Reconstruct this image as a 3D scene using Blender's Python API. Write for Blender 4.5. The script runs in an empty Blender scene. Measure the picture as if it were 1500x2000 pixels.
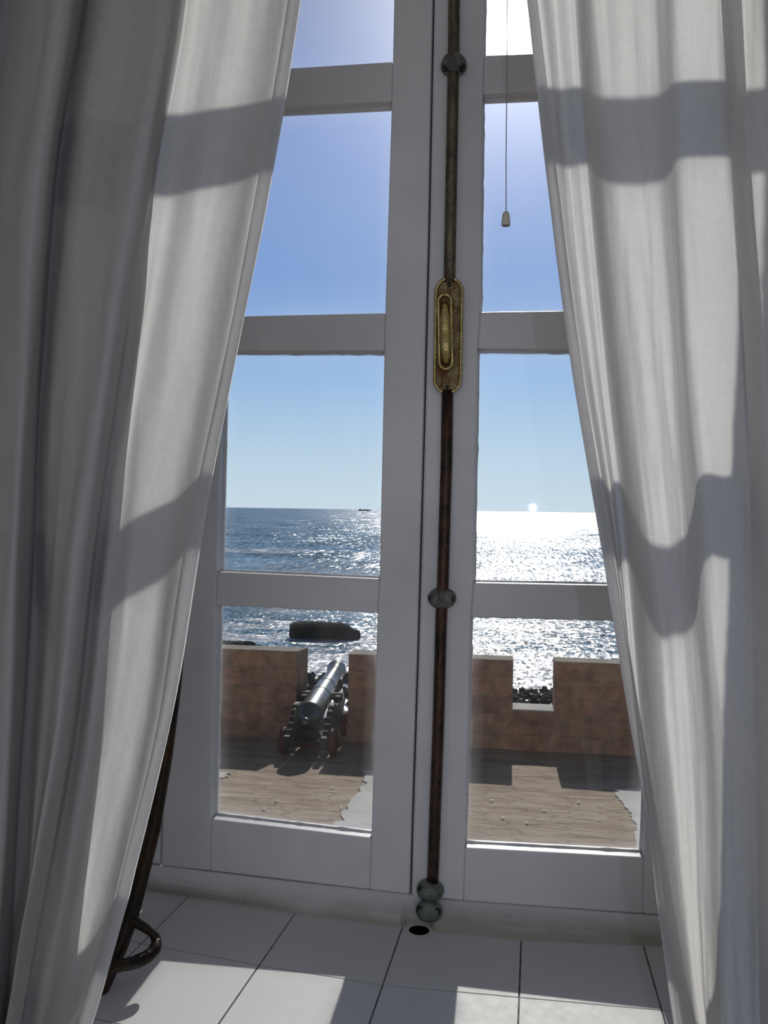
import bpy, bmesh, math, random
from mathutils import Vector, Matrix, noise as mnoise
R = math.radians
random.seed(7)
sc = bpy.context.scene
col = sc.collection

# ------------------------------------------------------------------ camera
EYE = Vector((0.0, -1.15, 1.45))
YAW, PITCH, ROLL, F = 8.6, -0.17, 0.85, 1617.0
cam_d = bpy.data.cameras.new('camera'); cam = bpy.data.objects.new('camera', cam_d); col.objects.link(cam)
cam_d.sensor_fit = 'VERTICAL'; cam_d.sensor_height = 36.0; cam_d.sensor_width = 27.0
cam_d.lens = F / 2000 * 36.0
cam_d.clip_start = 0.02; cam_d.clip_end = 60000
MR = Matrix.Rotation(R(YAW), 4, 'Z') @ Matrix.Rotation(R(90 + PITCH), 4, 'X') @ Matrix.Rotation(R(ROLL), 4, 'Z')
cam.matrix_world = Matrix.Translation(EYE) @ MR
sc.camera = cam
M3 = MR.to_3x3()

# ------------------------------------------------------------------ light
SUN_EL, SUN_AZ = 31.9, -0.2          # azimuth in degrees left of +Y
sun_dir = Vector((-math.sin(R(SUN_AZ)) * math.cos(R(SUN_EL)), math.cos(R(SUN_AZ)) * math.cos(R(SUN_EL)), math.sin(R(SUN_EL))))
sd = bpy.data.lights.new('sun', 'SUN'); sd.energy = 2.75; sd.angle = R(0.6); sd.color = (1.0, 0.965, 0.90)
so = bpy.data.objects.new('sun', sd); col.objects.link(so)
so.rotation_euler = (-sun_dir).to_track_quat('-Z', 'Y').to_euler()

def nd(nt, typ, **kw):
    n = nt.nodes.new(typ)
    for k, v in kw.items():
        if k.startswith('i_'):
            n.inputs[k[2:].replace('_', ' ')].default_value = v
        else:
            setattr(n, k, v)
    return n

def math_n(nt, op, a, b=None, clamp=False):
    n = nt.nodes.new('ShaderNodeMath'); n.operation = op; n.use_clamp = clamp
    for i, v in enumerate((a, b)):
        if v is None: continue
        if isinstance(v, (int, float)): n.inputs[i].default_value = v
        else: nt.links.new(v, n.inputs[i])
    return n.outputs[0]

def ramp(nt, fac, stops, interp='LINEAR'):
    n = nt.nodes.new('ShaderNodeValToRGB'); n.color_ramp.interpolation = interp
    e = n.color_ramp.elements
    while len(e) < len(stops): e.new(0.5)
    for i, (p, c) in enumerate(stops):
        e[i].position = p; e[i].color = (c[0], c[1], c[2], 1) if not isinstance(c, (int, float)) else (c, c, c, 1)
    nt.links.new(fac, n.inputs[0]); return n.outputs[0]

w = bpy.data.worlds.new('sky'); sc.world = w; w.use_nodes = True
nt = w.node_tree; nt.nodes.clear()
tc = nd(nt, 'ShaderNodeTexCoord')
nrm = nd(nt, 'ShaderNodeVectorMath', operation='NORMALIZE'); nt.links.new(tc.outputs['Generated'], nrm.inputs[0])
sep = nd(nt, 'ShaderNodeSeparateXYZ'); nt.links.new(nrm.outputs[0], sep.inputs[0])
skyc = ramp(nt, sep.outputs['Z'], [(0.0, (0.57, 0.70, 0.80)), (0.05, (0.49, 0.65, 0.78)), (0.15, (0.29, 0.48, 0.75)), (0.27, (0.155, 0.30, 0.62)),
                                   (0.42, (0.14, 0.25, 0.54)), (0.60, (0.09, 0.14, 0.28)), (1.0, (0.045, 0.075, 0.14))])
dt = nd(nt, 'ShaderNodeVectorMath', operation='DOT_PRODUCT'); nt.links.new(nrm.outputs[0], dt.inputs[0]); dt.inputs[1].default_value = sun_dir
dcl = math_n(nt, 'MAXIMUM', dt.outputs['Value'], 0.0)
g1 = math_n(nt, 'MULTIPLY', math_n(nt, 'POWER', dcl, 1400.0), 5.0)
g2 = math_n(nt, 'MULTIPLY', math_n(nt, 'POWER', dcl, 110.0), 0.70)
g3 = math_n(nt, 'MULTIPLY', math_n(nt, 'POWER', dcl, 16.0), 0.22)
gs = math_n(nt, 'ADD', math_n(nt, 'ADD', g1, g2), g3)
# the sky away from the sun is deeper and darker
away = nd(nt, 'ShaderNodeMapRange'); nt.links.new(sep.outputs['Y'], away.inputs[0])
away.inputs[1].default_value = -0.2; away.inputs[2].default_value = 0.75; away.inputs[3].default_value = 0.22; away.inputs[4].default_value = 1.0
bg1 = nd(nt, 'ShaderNodeBackground'); nt.links.new(away.outputs[0], bg1.inputs[1]); nt.links.new(skyc, bg1.inputs[0])
bg2 = nd(nt, 'ShaderNodeBackground'); bg2.inputs[0].default_value = (1.0, 0.97, 0.95, 1); nt.links.new(gs, bg2.inputs[1])
ad = nd(nt, 'ShaderNodeAddShader'); nt.links.new(bg1.outputs[0], ad.inputs[0]); nt.links.new(bg2.outputs[0], ad.inputs[1])
wo = nd(nt, 'ShaderNodeOutputWorld'); nt.links.new(ad.outputs[0], wo.inputs[0])

# added fill light for the room, unseen behind the camera
al = bpy.data.lights.new('room_fill_light', 'AREA'); al.shape = 'RECTANGLE'; al.size = 3.0; al.size_y = 1.9
al.energy = 16; al.color = (0.93, 0.97, 1.0)
ao = bpy.data.objects.new('room_fill_light', al); col.objects.link(ao)
ao.location = (0.2, -4.35, 1.6); ao.rotation_euler = (R(90), 0, 0)
# the photographer's small flash, 8 cm right of the lens
fl = bpy.data.lights.new('camera_flash', 'POINT'); fl.energy = 2.1; fl.shadow_soft_size = 0.006; fl.color = (0.66, 0.70, 1.0)
fo = bpy.data.objects.new('camera_flash', fl); col.objects.link(fo)
fo.location = EYE + M3 @ Vector((0.08, 0.01, 0.0))

sc.view_settings.view_transform = 'Standard'; sc.view_settings.look = 'None'
sc.view_settings.exposure = 0.0; sc.view_settings.gamma = 1.0; sc.view_settings.use_curve_mapping = False
sc.cycles.use_denoising = True
sc.cycles.max_bounces = 10; sc.cycles.transparent_max_bounces = 16; sc.cycles.diffuse_bounces = 6
sc.cycles.sample_clamp_indirect = 4.0
sc.cycles.caustics_reflective = False; sc.cycles.caustics_refractive = False

# ------------------------------------------------------------------ photo geometry helpers
def ray(px, py):
    return M3 @ Vector(((px - 750) / F, -(py - 1000) / F, -1.0))
def P(px, py, z):                      # point at depth z in front of the eye
    return EYE + ray(px, py) * z
def on_plane(px, py, p0, n):
    d = ray(px, py); return EYE + d * ((p0 - EYE).dot(n) / d.dot(n))
def lerp(a, b, t): return a + (b - a) * t
def track(pts, y):                     # piecewise linear x(y)
    if y <= pts[0][1]: a, b = pts[0], pts[1]
    elif y >= pts[-1][1]: a, b = pts[-2], pts[-1]
    else:
        for a, b in zip(pts, pts[1:]):
            if a[1] <= y <= b[1]: break
    return a[0] + (b[0] - a[0]) * (y - a[1]) / (b[1] - a[1])
def catmull(p0, p1, p2, p3, t):
    return 0.5 * ((2 * p1) + (-p0 + p2) * t + (2 * p0 - 5 * p1 + 4 * p2 - p3) * t * t + (-p0 + 3 * p1 - 3 * p2 + p3) * t ** 3)

# ------------------------------------------------------------------ object helpers
def tag(o, label=None, cat=None, group=None, kind=None):
    if label: o['label'] = label
    if cat: o['category'] = cat
    if group: o['group'] = group
    if kind: o['kind'] = kind
    return o
def obj(name, bm, mats, parent=None, smooth=False, bevel=0, weld=True):
    if weld: bmesh.ops.remove_doubles(bm, verts=bm.verts, dist=1e-6)
    bmesh.ops.recalc_face_normals(bm, faces=bm.faces)
    me = bpy.data.meshes.new(name); bm.to_mesh(me); bm.free()
    if not isinstance(mats, (list, tuple)): mats = [mats]
    for m in mats: me.materials.append(m)
    if smooth:
        for p in me.polygons: p.use_smooth = True
    o = bpy.data.objects.new(name, me); col.objects.link(o)
    if parent:
        o.parent = parent
        o.matrix_parent_inverse = Matrix.Translation(-Vector(parent.location))
    if bevel:
        b = o.modifiers.new('bevel', 'BEVEL'); b.width = bevel; b.segments = 2; b.limit_method = 'ANGLE'; b.angle_limit = R(35)
    return o
def empty(name, loc, rot=(0, 0, 0)):
    o = bpy.data.objects.new(name, None); col.objects.link(o); o.location = loc; o.rotation_euler = rot
    o.empty_display_size = 0.05
    return o
def add_box(bm, c, s, rot=None, mi=0):
    vs = []
    for x in (-.5, .5):
        for y in (-.5, .5):
            for z in (-.5, .5):
                v = Vector((x * s[0], y * s[1], z * s[2]))
                if rot is not None: v = rot @ v
                vs.append(bm.verts.new(Vector(c) + v))
    for f in ((0, 1, 3, 2), (4, 6, 7, 5), (0, 4, 5, 1), (2, 3, 7, 6), (0, 2, 6, 4), (1, 5, 7, 3)):
        bm.faces.new([vs[i] for i in f]).material_index = mi
def add_prism(bm, pts, off, mi=0):      # planar polygon pushed along off
    a = [bm.verts.new(p) for p in pts]; b = [bm.verts.new(Vector(p) + off) for p in pts]
    bm.faces.new(a).material_index = mi; bm.faces.new(b[::-1]).material_index = mi
    n = len(pts)
    for i in range(n):
        bm.faces.new((a[i], b[i], b[(i + 1) % n], a[(i + 1) % n])).material_index = mi
def add_tube(bm, pts, rad, seg=12, cap=True, closed=False, up=None, sx=1.0):
    pts = [Vector(p) for p in pts]; n = len(pts); rings = []
    prev = None
    for i, p in enumerate(pts):
        if closed: t = pts[(i + 1) % n] - pts[i - 1]
        elif i == 0: t = pts[1] - pts[0]
        elif i == n - 1: t = pts[-1] - pts[-2]
        else: t = pts[i + 1] - pts[i - 1]
        t.normalize()
        if up is not None: u = Vector(up)
        elif prev is None: u = Vector((0, 0, 1)) if abs(t.z) < 0.9 else Vector((1, 0, 0))
        else: u = prev
        s = t.cross(u).normalized(); u = s.cross(t).normalized(); prev = u
        r = rad[i] if isinstance(rad, (list, tuple)) else rad
        rings.append([bm.verts.new(p + (s * math.cos(2 * math.pi * k / seg) * sx + u * math.sin(2 * math.pi * k / seg)) * r) for k in range(seg)])
    for i in range(n if closed else n - 1):
        a, b = rings[i], rings[(i + 1) % n]
        for k in range(seg): bm.faces.new((a[k], a[(k + 1) % seg], b[(k + 1) % seg], b[k]))
    if cap and not closed:
        bm.faces.new(rings[0][::-1]); bm.faces.new(rings[-1])
def add_lathe(bm, prof, mat=None, seg=32):     # prof: (x along axis, radius); axis +X
    rings = []
    for x, r in prof:
        if r < 1e-6: rings.append([bm.verts.new((x, 0, 0))])
        else: rings.append([bm.verts.new((x, r * math.cos(2 * math.pi * k / seg), r * math.sin(2 * math.pi * k / seg))) for k in range(seg)])
    for a, b in zip(rings, rings[1:]):
        for k in range(seg):
            k2 = (k + 1) % seg
            if len(a) == 1 and len(b) == 1: continue
            if len(a) == 1: bm.faces.new((a[0], b[k], b[k2]))
            elif len(b) == 1: bm.faces.new((a[k], b[0], a[k2]))
            else: bm.faces.new((a[k], b[k], b[k2], a[k2]))
    if mat is not None:
        vs = [v for r in rings for v in r]
        for v in vs: v.co = mat @ v.co
def rock_bm(size, seed, rough=0.35, sub=4):
    bm = bmesh.new(); bmesh.ops.create_icosphere(bm, subdivisions=sub, radius=1.0)
    for v in bm.verts:
        q = v.co.normalized(); s = Vector((seed * 7.3, seed * 1.7, seed * 3.1))
        k = 1 + rough * mnoise.noise(q * 1.3 + s) + rough * .6 * mnoise.noise(q * 3.1 + s) + rough * .3 * mnoise.noise(q * 8 + s)
        c = q * k
        v.co = Vector((c.x * size[0], c.y * size[1], c.z * size[2]))
    return bm

# ------------------------------------------------------------------ materials
def new_mat(name):
    m = bpy.data.materials.new(name); m.use_nodes = True; nt = m.node_tree; nt.nodes.clear()
    return m, nt, nd(nt, 'ShaderNodeOutputMaterial')
def coords(nt, scale=(1, 1, 1), kind='Object', rot=(0, 0, 0)):
    t = nd(nt, 'ShaderNodeTexCoord'); mp = nd(nt, 'ShaderNodeMapping'); mp.inputs['Scale'].default_value = scale
    mp.inputs['Rotation'].default_value = rot
    nt.links.new(t.outputs[kind], mp.inputs[0]); return mp.outputs[0]
def noise_n(nt, vec, scale, detail=4, rough=.55):
    n = nd(nt, 'ShaderNodeTexNoise'); n.inputs['Scale'].default_value = scale; n.inputs['Detail'].default_value = detail
    n.inputs['Roughness'].default_value = rough; nt.links.new(vec, n.inputs['Vector']); return n
def mixc(nt, f, a, b, typ='MIX'):
    n = nd(nt, 'ShaderNodeMix', data_type='RGBA', blend_type=typ)
    for i, v in ((0, f), (6, a), (7, b)):
        if isinstance(v, (int, float)): n.inputs[i].default_value = v
        elif isinstance(v, tuple): n.inputs[i].default_value = (*v, 1)
        else: nt.links.new(v, n.inputs[i])
    return n.outputs[2]
def bump_n(nt, h, strength=.3, dist=.01):
    b = nd(nt, 'ShaderNodeBump'); b.inputs['Strength'].default_value = strength; b.inputs['Distance'].default_value = dist
    nt.links.new(h, b.inputs['Height']); return b.outputs[0]
def simple(name, c1, c2=None, scale=8, rough=.6, metal=0, bump=.2, bscale=None, dist=.005, detail=5, stretch=(1, 1, 1), spec=.5, lo=.35, hi=.65):
    m, nt, out = new_mat(name); p = nd(nt, 'ShaderNodeBsdfPrincipled')
    v = coords(nt, stretch); n = noise_n(nt, v, scale, detail)
    p.inputs['Base Color'].default_value = (*c1, 1)
    if c2: nt.links.new(ramp(nt, n.outputs['Fac'], [(lo, c1), (hi, c2)]), p.inputs['Base Color'])
    p.inputs['Roughness'].default_value = rough; p.inputs['Metallic'].default_value = metal
    p.inputs['Specular IOR Level'].default_value = spec
    if bump:
        nb = noise_n(nt, v, bscale or scale * 3, 6); nt.links.new(bump_n(nt, nb.outputs['Fac'], bump, dist), p.inputs['Normal'])
    nt.links.new(p.outputs[0], out.inputs[0]); return m

def paint_mat():
    m, nt, out = new_mat('white_paint'); p = nd(nt, 'ShaderNodeBsdfPrincipled')
    v = coords(nt, (1, 1, 1)); n1 = noise_n(nt, v, 5, 6); vs = coords(nt, (30, 30, 2.5)); n2 = noise_n(nt, vs, 4, 5)
    n3 = noise_n(nt, v, 55, 6, .7)
    c = ramp(nt, n1.outputs['Fac'], [(.3, (.60, .60, .61)), (.6, (.72, .72, .73))])
    spk = ramp(nt, n3.outputs['Fac'], [(.68, 0.0), (.78, 1.0)])
    c = mixc(nt, math_n(nt, 'MULTIPLY', spk, .35), c, (.33, .31, .28))
    nt.links.new(c, p.inputs['Base Color']); p.inputs['Roughness'].default_value = .42
    h = math_n(nt, 'ADD', math_n(nt, 'MULTIPLY', n2.outputs['Fac'], .6), math_n(nt, 'MULTIPLY', n3.outputs['Fac'], .4))
    nt.links.new(bump_n(nt, h, .22, .002), p.inputs['Normal']); nt.links.new(p.outputs[0], out.inputs[0]); return m
def mouldy_mat():
    m, nt, out = new_mat('mildewed_paint'); p = nd(nt, 'ShaderNodeBsdfPrincipled')
    t = nd(nt, 'ShaderNodeTexCoord'); s = nd(nt, 'ShaderNodeSeparateXYZ'); nt.links.new(t.outputs['Object'], s.inputs[0])
    v = coords(nt, (1, 1, 2)); n1 = noise_n(nt, v, 9, 7, .65); n2 = noise_n(nt, v, 60, 6, .7)
    # grime gathers along the lower edge where the frame meets the tiles
    lo = nd(nt, 'ShaderNodeMapRange'); nt.links.new(s.outputs['Z'], lo.inputs[0])
    lo.inputs[1].default_value = SILL_Z + .042; lo.inputs[2].default_value = SILL_Z - .002
    k = math_n(nt, 'MULTIPLY', lo.outputs[0], math_n(nt, 'ADD', n1.outputs['Fac'], .25), True)
    c = mixc(nt, ramp(nt, k, [(.25, 0.0), (.62, 1.0)]), (.66, .66, .67), (.36, .345, .29))
    sp = ramp(nt, n2.outputs['Fac'], [(.63, 0.0), (.72, 1.0)])
    c = mixc(nt, math_n(nt, 'MULTIPLY', sp, math_n(nt, 'MULTIPLY', lo.outputs[0], .8)), c, (.10, .09, .06))
    nt.links.new(c, p.inputs['Base Color']); p.inputs['Roughness'].default_value = .6
    nt.links.new(bump_n(nt, n2.outputs['Fac'], .4, .003), p.inputs['Normal']); nt.links.new(p.outputs[0], out.inputs[0]); return m
def glass_mat():
    m, nt, out = new_mat('salty_window_glass')
    uv = nd(nt, 'ShaderNodeTexCoord'); s = nd(nt, 'ShaderNodeSeparateXYZ'); nt.links.new(uv.outputs['UV'], s.inputs[0])
    v = coords(nt); n1 = noise_n(nt, v, 9, 6, .6); n2 = noise_n(nt, v, 150, 4, .7); n3 = noise_n(nt, coords(nt, (5, 5, .8)), 4, 4, .6)
    du = math_n(nt, 'MINIMUM', s.outputs[0], math_n(nt, 'SUBTRACT', 1.0, s.outputs[0]))
    dv = math_n(nt, 'MINIMUM', s.outputs[1], math_n(nt, 'SUBTRACT', 1.0, s.outputs[1]))
    d = math_n(nt, 'MINIMUM', du, dv)
    edge = ramp(nt, math_n(nt, 'ADD', d, math_n(nt, 'MULTIPLY', math_n(nt, 'SUBTRACT', n1.outputs['Fac'], .5), .10)), [(0.0, 1.0), (.035, .25), (.10, 0.0)])
    spk = ramp(nt, n2.outputs['Fac'], [(.74, 0.0), (.78, 1.0)])
    base = ramp(nt, n3.outputs['Fac'], [(.3, .006), (.7, .022)])
    dirt = math_n(nt, 'ADD', base, math_n(nt, 'ADD', math_n(nt, 'MULTIPLY', edge, .22), math_n(nt, 'MULTIPLY', spk, math_n(nt, 'ADD', math_n(nt, 'MULTIPLY', edge, .4), .12))), True)
    tr = nd(nt, 'ShaderNodeBsdfTransparent'); gl = nd(nt, 'ShaderNodeBsdfGlossy'); gl.inputs['Roughness'].default_value = .025
    fr = nd(nt, 'ShaderNodeLayerWeight'); fr.inputs[0].default_value = .12
    mx = nd(nt, 'ShaderNodeMixShader'); nt.links.new(math_n(nt, 'ADD', math_n(nt, 'MULTIPLY', fr.outputs['Fresnel'], .8), .012), mx.inputs[0])
    nt.links.new(tr.outputs[0], mx.inputs[1]); nt.links.new(gl.outputs[0], mx.inputs[2])
    rf = nd(nt, 'ShaderNodeBsdfRefraction'); rf.inputs['IOR'].default_value = 1.06; rf.inputs['Roughness'].default_value = .38
    tl = nd(nt, 'ShaderNodeBsdfTranslucent'); tl.inputs[0].default_value = (.9, .9, .9, 1)
    m1 = nd(nt, 'ShaderNodeMixShader'); m1.inputs[0].default_value = .45
    nt.links.new(rf.outputs[0], m1.inputs[1]); nt.links.new(tl.outputs[0], m1.inputs[2])
    m2 = nd(nt, 'ShaderNodeMixShader'); nt.links.new(dirt, m2.inputs[0])
    nt.links.new(mx.outputs[0], m2.inputs[1]); nt.links.new(m1.outputs[0], m2.inputs[2])
    nt.links.new(m2.outputs[0], out.inputs[0]); return m
def cloth_mat(name, tint=(.86, .86, .85), trans=.60, diff=.39):
    m, nt, out = new_mat(name)
    uv = coords(nt, (1, 1, 1), 'UV')
    wv = nd(nt, 'ShaderNodeTexWave', wave_type='BANDS', bands_direction='X'); wv.inputs['Scale'].default_value = 190; wv.inputs['Distortion'].default_value = 2.2; wv.inputs['Detail'].default_value = 2; wv.inputs['Detail Scale'].default_value = .35
    wh = nd(nt, 'ShaderNodeTexWave', wave_type='BANDS', bands_direction='Y'); wh.inputs['Scale'].default_value = 210; wh.inputs['Distortion'].default_value = 2.2; wh.inputs['Detail'].default_value = 2; wh.inputs['Detail Scale'].default_value = .35
    nt.links.new(uv, wv.inputs[0]); nt.links.new(uv, wh.inputs[0])
    n1 = noise_n(nt, coords(nt, (500, 60, 1), 'UV'), 1, 3, .6); n2 = noise_n(nt, coords(nt, (60, 500, 1), 'UV'), 1, 3, .6)
    weave = math_n(nt, 'ADD', math_n(nt, 'ADD', math_n(nt, 'MULTIPLY', wv.outputs['Fac'], .22), math_n(nt, 'MULTIPLY', wh.outputs['Fac'], .33)),
                   math_n(nt, 'ADD', math_n(nt, 'MULTIPLY', n1.outputs['Fac'], .45), math_n(nt, 'MULTIPLY', n2.outputs['Fac'], .45)))
    val = ramp(nt, weave, [(.35, .80), (1.0, 1.0)])
    c = mixc(nt, 1.0, tint, val, 'MULTIPLY')
    nc = noise_n(nt, coords(nt, (30, 14, 1), 'UV'), 1, 3, .5)
    h = math_n(nt, 'ADD', math_n(nt, 'MULTIPLY', nc.outputs['Fac'], 1.0), math_n(nt, 'MULTIPLY', weave, .05))
    bn = bump_n(nt, h, .28, .007)
    d = nd(nt, 'ShaderNodeBsdfDiffuse'); t = nd(nt, 'ShaderNodeBsdfTranslucent')
    nt.links.new(mixc(nt, 1.0, c, (diff, diff, diff), 'MULTIPLY'), d.inputs[0]); nt.links.new(mixc(nt, 1.0, c, (trans, trans, trans), 'MULTIPLY'), t.inputs[0])
    nt.links.new(bn, d.inputs['Normal']); nt.links.new(bn, t.inputs['Normal'])
    a = nd(nt, 'ShaderNodeAddShader'); nt.links.new(d.outputs[0], a.inputs[0]); nt.links.new(t.outputs[0], a.inputs[1])
    nt.links.new(a.outputs[0], out.inputs[0]); return m
def tile_mat():
    m, nt, out = new_mat('white_glazed_tile'); p = nd(nt, 'ShaderNodeBsdfPrincipled')
    v = coords(nt); n1 = noise_n(nt, v, 6, 6); n2 = noise_n(nt, v, 70, 5, .7)
    c = ramp(nt, n1.outputs['Fac'], [(.3, (.64, .65, .65)), (.65, (.68, .69, .69))])
    c = mixc(nt, math_n(nt, 'MULTIPLY', ramp(nt, n2.outputs['Fac'], [(.70, 0.0), (.8, 1.0)]), .3), c, (.35, .34, .30))
    nt.links.new(c, p.inputs['Base Color']); nt.links.new(ramp(nt, n2.outputs['Fac'], [(.3, .50), (.7, .60)]), p.inputs['Roughness']); p.inputs['Specular IOR Level'].default_value = .3
    nt.links.new(bump_n(nt, n1.outputs['Fac'], .06, .002), p.inputs['Normal']); nt.links.new(p.outputs[0], out.inputs[0]); return m
def masonry_mat(name, c1, c2, mortar, bw=.78, rh=.36, rotx=True):
    m, nt, out = new_mat(name); p = nd(nt, 'ShaderNodeBsdfPrincipled')
    t = nd(nt, 'ShaderNodeTexCoord'); s = nd(nt, 'ShaderNodeSeparateXYZ'); nt.links.new(t.outputs['UV'], s.inputs[0])
    nz = noise_n(nt, t.outputs['UV'], 1.6, 4); nz2 = noise_n(nt, t.outputs['UV'], 4.5, 7, .65); nz3 = noise_n(nt, t.outputs['UV'], 1.1, 3)
    wp = nd(nt, 'ShaderNodeVectorMath', operation='MULTIPLY_ADD'); nt.links.new(nz.outputs['Color'], wp.inputs[0]); wp.inputs[1].default_value = (.16, .16, 0); nt.links.new(t.outputs['UV'], wp.inputs[2])
    b = nd(nt, 'ShaderNodeTexBrick'); nt.links.new(wp.outputs[0], b.inputs['Vector']); b.inputs['Scale'].default_value = 1.0
    b.inputs['Brick Width'].default_value = bw; b.inputs['Row Height'].default_value = rh; b.inputs['Mortar Size'].default_value = .017; b.inputs['Mortar Smooth'].default_value = .6
    b.offset = .41; b.squash = 1.35; b.squash_frequency = 3
    b.inputs['Color1'].default_value = (*c1, 1); b.inputs['Color2'].default_value = (*c2, 1); b.inputs['Mortar'].default_value = (*mortar, 1)
    c = mixc(nt, 1.0, b.outputs['Color'], ramp(nt, nz2.outputs['Fac'], [(.28, .38), (.5, .85), (.72, 1.3)]), 'MULTIPLY')
    c = mixc(nt, ramp(nt, nz3.outputs['Fac'], [(.45, 0.0), (.7, .75)]), c, (.40, .29, .18))
    nt.links.new(c, p.inputs['Base Color']); p.inputs['Roughness'].default_value = .9
    h = math_n(nt, 'ADD', math_n(nt, 'MULTIPLY', b.outputs['Fac'], -.7), nz2.outputs['Fac'])
    nt.links.new(bump_n(nt, h, .8, .04), p.inputs['Normal']); nt.links.new(p.outputs[0], out.inputs[0]); return m
def terrace_mat():
    m, nt, out = new_mat('worn_terrace_stone'); p = nd(nt, 'ShaderNodeBsdfPrincipled')
    v = coords(nt, (.45, 1.5, 1)); n1 = noise_n(nt, v, 2.2, 8, .62); v2 = coords(nt, (.5, 3.2, 1)); n2 = noise_n(nt, v2, 1.8, 6, .6)
    vor = nd(nt, 'ShaderNodeTexVoronoi', feature='DISTANCE_TO_EDGE'); vor.inputs['Scale'].default_value = 1.0
    vv = coords(nt, (1.5, 5.0, 1)); wpn = noise_n(nt, vv, 1.2, 4)
    ma = nd(nt, 'ShaderNodeVectorMath', operation='MULTIPLY_ADD'); nt.links.new(wpn.outputs['Color'], ma.inputs[0]); ma.inputs[1].default_value = (1.2, 1.2, 0); nt.links.new(vv, ma.inputs[2])
    nt.links.new(ma.outputs[0], vor.inputs['Vector'])
    crack = ramp(nt, vor.outputs['Distance'], [(0.0, 1.0), (.045, 0.0)])
    c = ramp(nt, n1.outputs['Fac'], [(.3, (.24, .175, .12)), (.5, (.35, .275, .195)), (.7, (.45, .38, .29))])
    c = mixc(nt, math_n(nt, 'MULTIPLY', crack, math_n(nt, 'MULTIPLY', ramp(nt, n2.outputs['Fac'], [(.45, 0.0), (.6, 1.0)]), .55)), c, (.09, .062, .04))
    nt.links.new(c, p.inputs['Base Color']); p.inputs['Roughness'].default_value = .9
    h = math_n(nt, 'SUBTRACT', n2.outputs['Fac'], math_n(nt, 'MULTIPLY', crack, .3))
    nt.links.new(bump_n(nt, h, .7, .05), p.inputs['Normal']); nt.links.new(p.outputs[0], out.inputs[0]); return m
def sea_mat():
    m, nt, out = new_mat('sea_water'); p = nd(nt, 'ShaderNodeBsdfPrincipled')
    t = nd(nt, 'ShaderNodeTexCoord'); s = nd(nt, 'ShaderNodeSeparateXYZ'); nt.links.new(t.outputs['Object'], s.inputs[0])
    # slopes of the wavelets: three octaves, each an independent random slope
    def slope(scale, sx, sy, det):
        v = coords(nt, (sx, sy, 1)); n = noise_n(nt, v, scale, det, .65)
        sb = nd(nt, 'ShaderNodeVectorMath', operation='SUBTRACT'); nt.links.new(n.outputs['Color'], sb.inputs[0]); sb.inputs[1].default_value = (.5, .5, .5); return sb.outputs[0]
    def vscale(v, k):
        n = nd(nt, 'ShaderNodeVectorMath', operation='SCALE'); nt.links.new(v, n.inputs[0])
        if isinstance(k, (int, float)): n.inputs[3].default_value = k
        else: nt.links.new(k, n.inputs[3])
        return n.outputs[0]
    def vadd(a, b):
        n = nd(nt, 'ShaderNodeVectorMath', operation='ADD'); nt.links.new(a, n.inputs[0]); nt.links.new(b, n.inputs[1]); return n.outputs[0]
    far = nd(nt, 'ShaderNodeMapRange'); nt.links.new(s.outputs['Y'], far.inputs[0]); far.inputs[1].default_value = 90; far.inputs[2].default_value = 260
    near_k = math_n(nt, 'SUBTRACT', 1.0, far.outputs[0])
    a = vscale(slope(1.0, 2.4, 1.2, 2), math_n(nt, 'MULTIPLY', near_k, 1.5))
    b = vscale(slope(1.0, 1.5, .17, 2), math_n(nt, 'ADD', math_n(nt, 'MULTIPLY', far.outputs[0], 1.15), .35))
    c3 = vscale(slope(1.0, .05, .028, 3), .55)
    v = vadd(vadd(a, b), c3)
    ml = nd(nt, 'ShaderNodeVectorMath', operation='MULTIPLY'); nt.links.new(v, ml.inputs[0]); ml.inputs[1].default_value = (1.15, .95, 0.0)
    up = nd(nt, 'ShaderNodeVectorMath', operation='ADD'); nt.links.new(ml.outputs[0], up.inputs[0]); up.inputs[1].default_value = (0, -.17, 1)
    nm = nd(nt, 'ShaderNodeVectorMath', operation='NORMALIZE'); nt.links.new(up.outputs[0], nm.inputs[0])
    nt.links.new(nm.outputs[0], p.inputs['Normal'])
    # foam near the shore and one breaking line further out
    fn = noise_n(nt, coords(nt, (.35, .9, 1)), .55, 8, .68); fn2 = noise_n(nt, coords(nt, (.12, .3, 1)), .4, 5, .6)
    sh = nd(nt, 'ShaderNodeMapRange'); nt.links.new(s.outputs['Y'], sh.inputs[0]); sh.inputs[1].default_value = 120; sh.inputs[2].default_value = 45
    fk = math_n(nt, 'ADD', math_n(nt, 'MULTIPLY', sh.outputs[0], .20), math_n(nt, 'ADD', math_n(nt, 'MULTIPLY', fn.outputs['Fac'], .65), math_n(nt, 'MULTIPLY', fn2.outputs['Fac'], .35)))
    foam1 = ramp(nt, fk, [(.565, 0.0), (.68, 1.0)])
    yb = math_n(nt, 'ABSOLUTE', math_n(nt, 'SUBTRACT', math_n(nt, 'ADD', s.outputs['Y'], math_n(nt, 'MULTIPLY', fn2.outputs['Fac'], 14.0)), BREAK_Y + 7.0))
    xb = nd(nt, 'ShaderNodeMapRange'); nt.links.new(s.outputs['X'], xb.inputs[0]); xb.inputs[1].default_value = BREAK_X1; xb.inputs[2].default_value = BREAK_X1 - 9
    brk = math_n(nt, 'MULTIPLY', ramp(nt, math_n(nt, 'DIVIDE', yb, 22.0), [(.25, 1.0), (.75, 0.0)]), math_n(nt, 'MULTIPLY', xb.outputs[0], ramp(nt, fn.outputs['Fac'], [(.42, .0), (.55, 1.0)])))
    foam = math_n(nt, 'MAXIMUM', foam1, brk, True)
    cw = noise_n(nt, coords(nt, (.05, .015, 1)), 1.0, 4)
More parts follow.
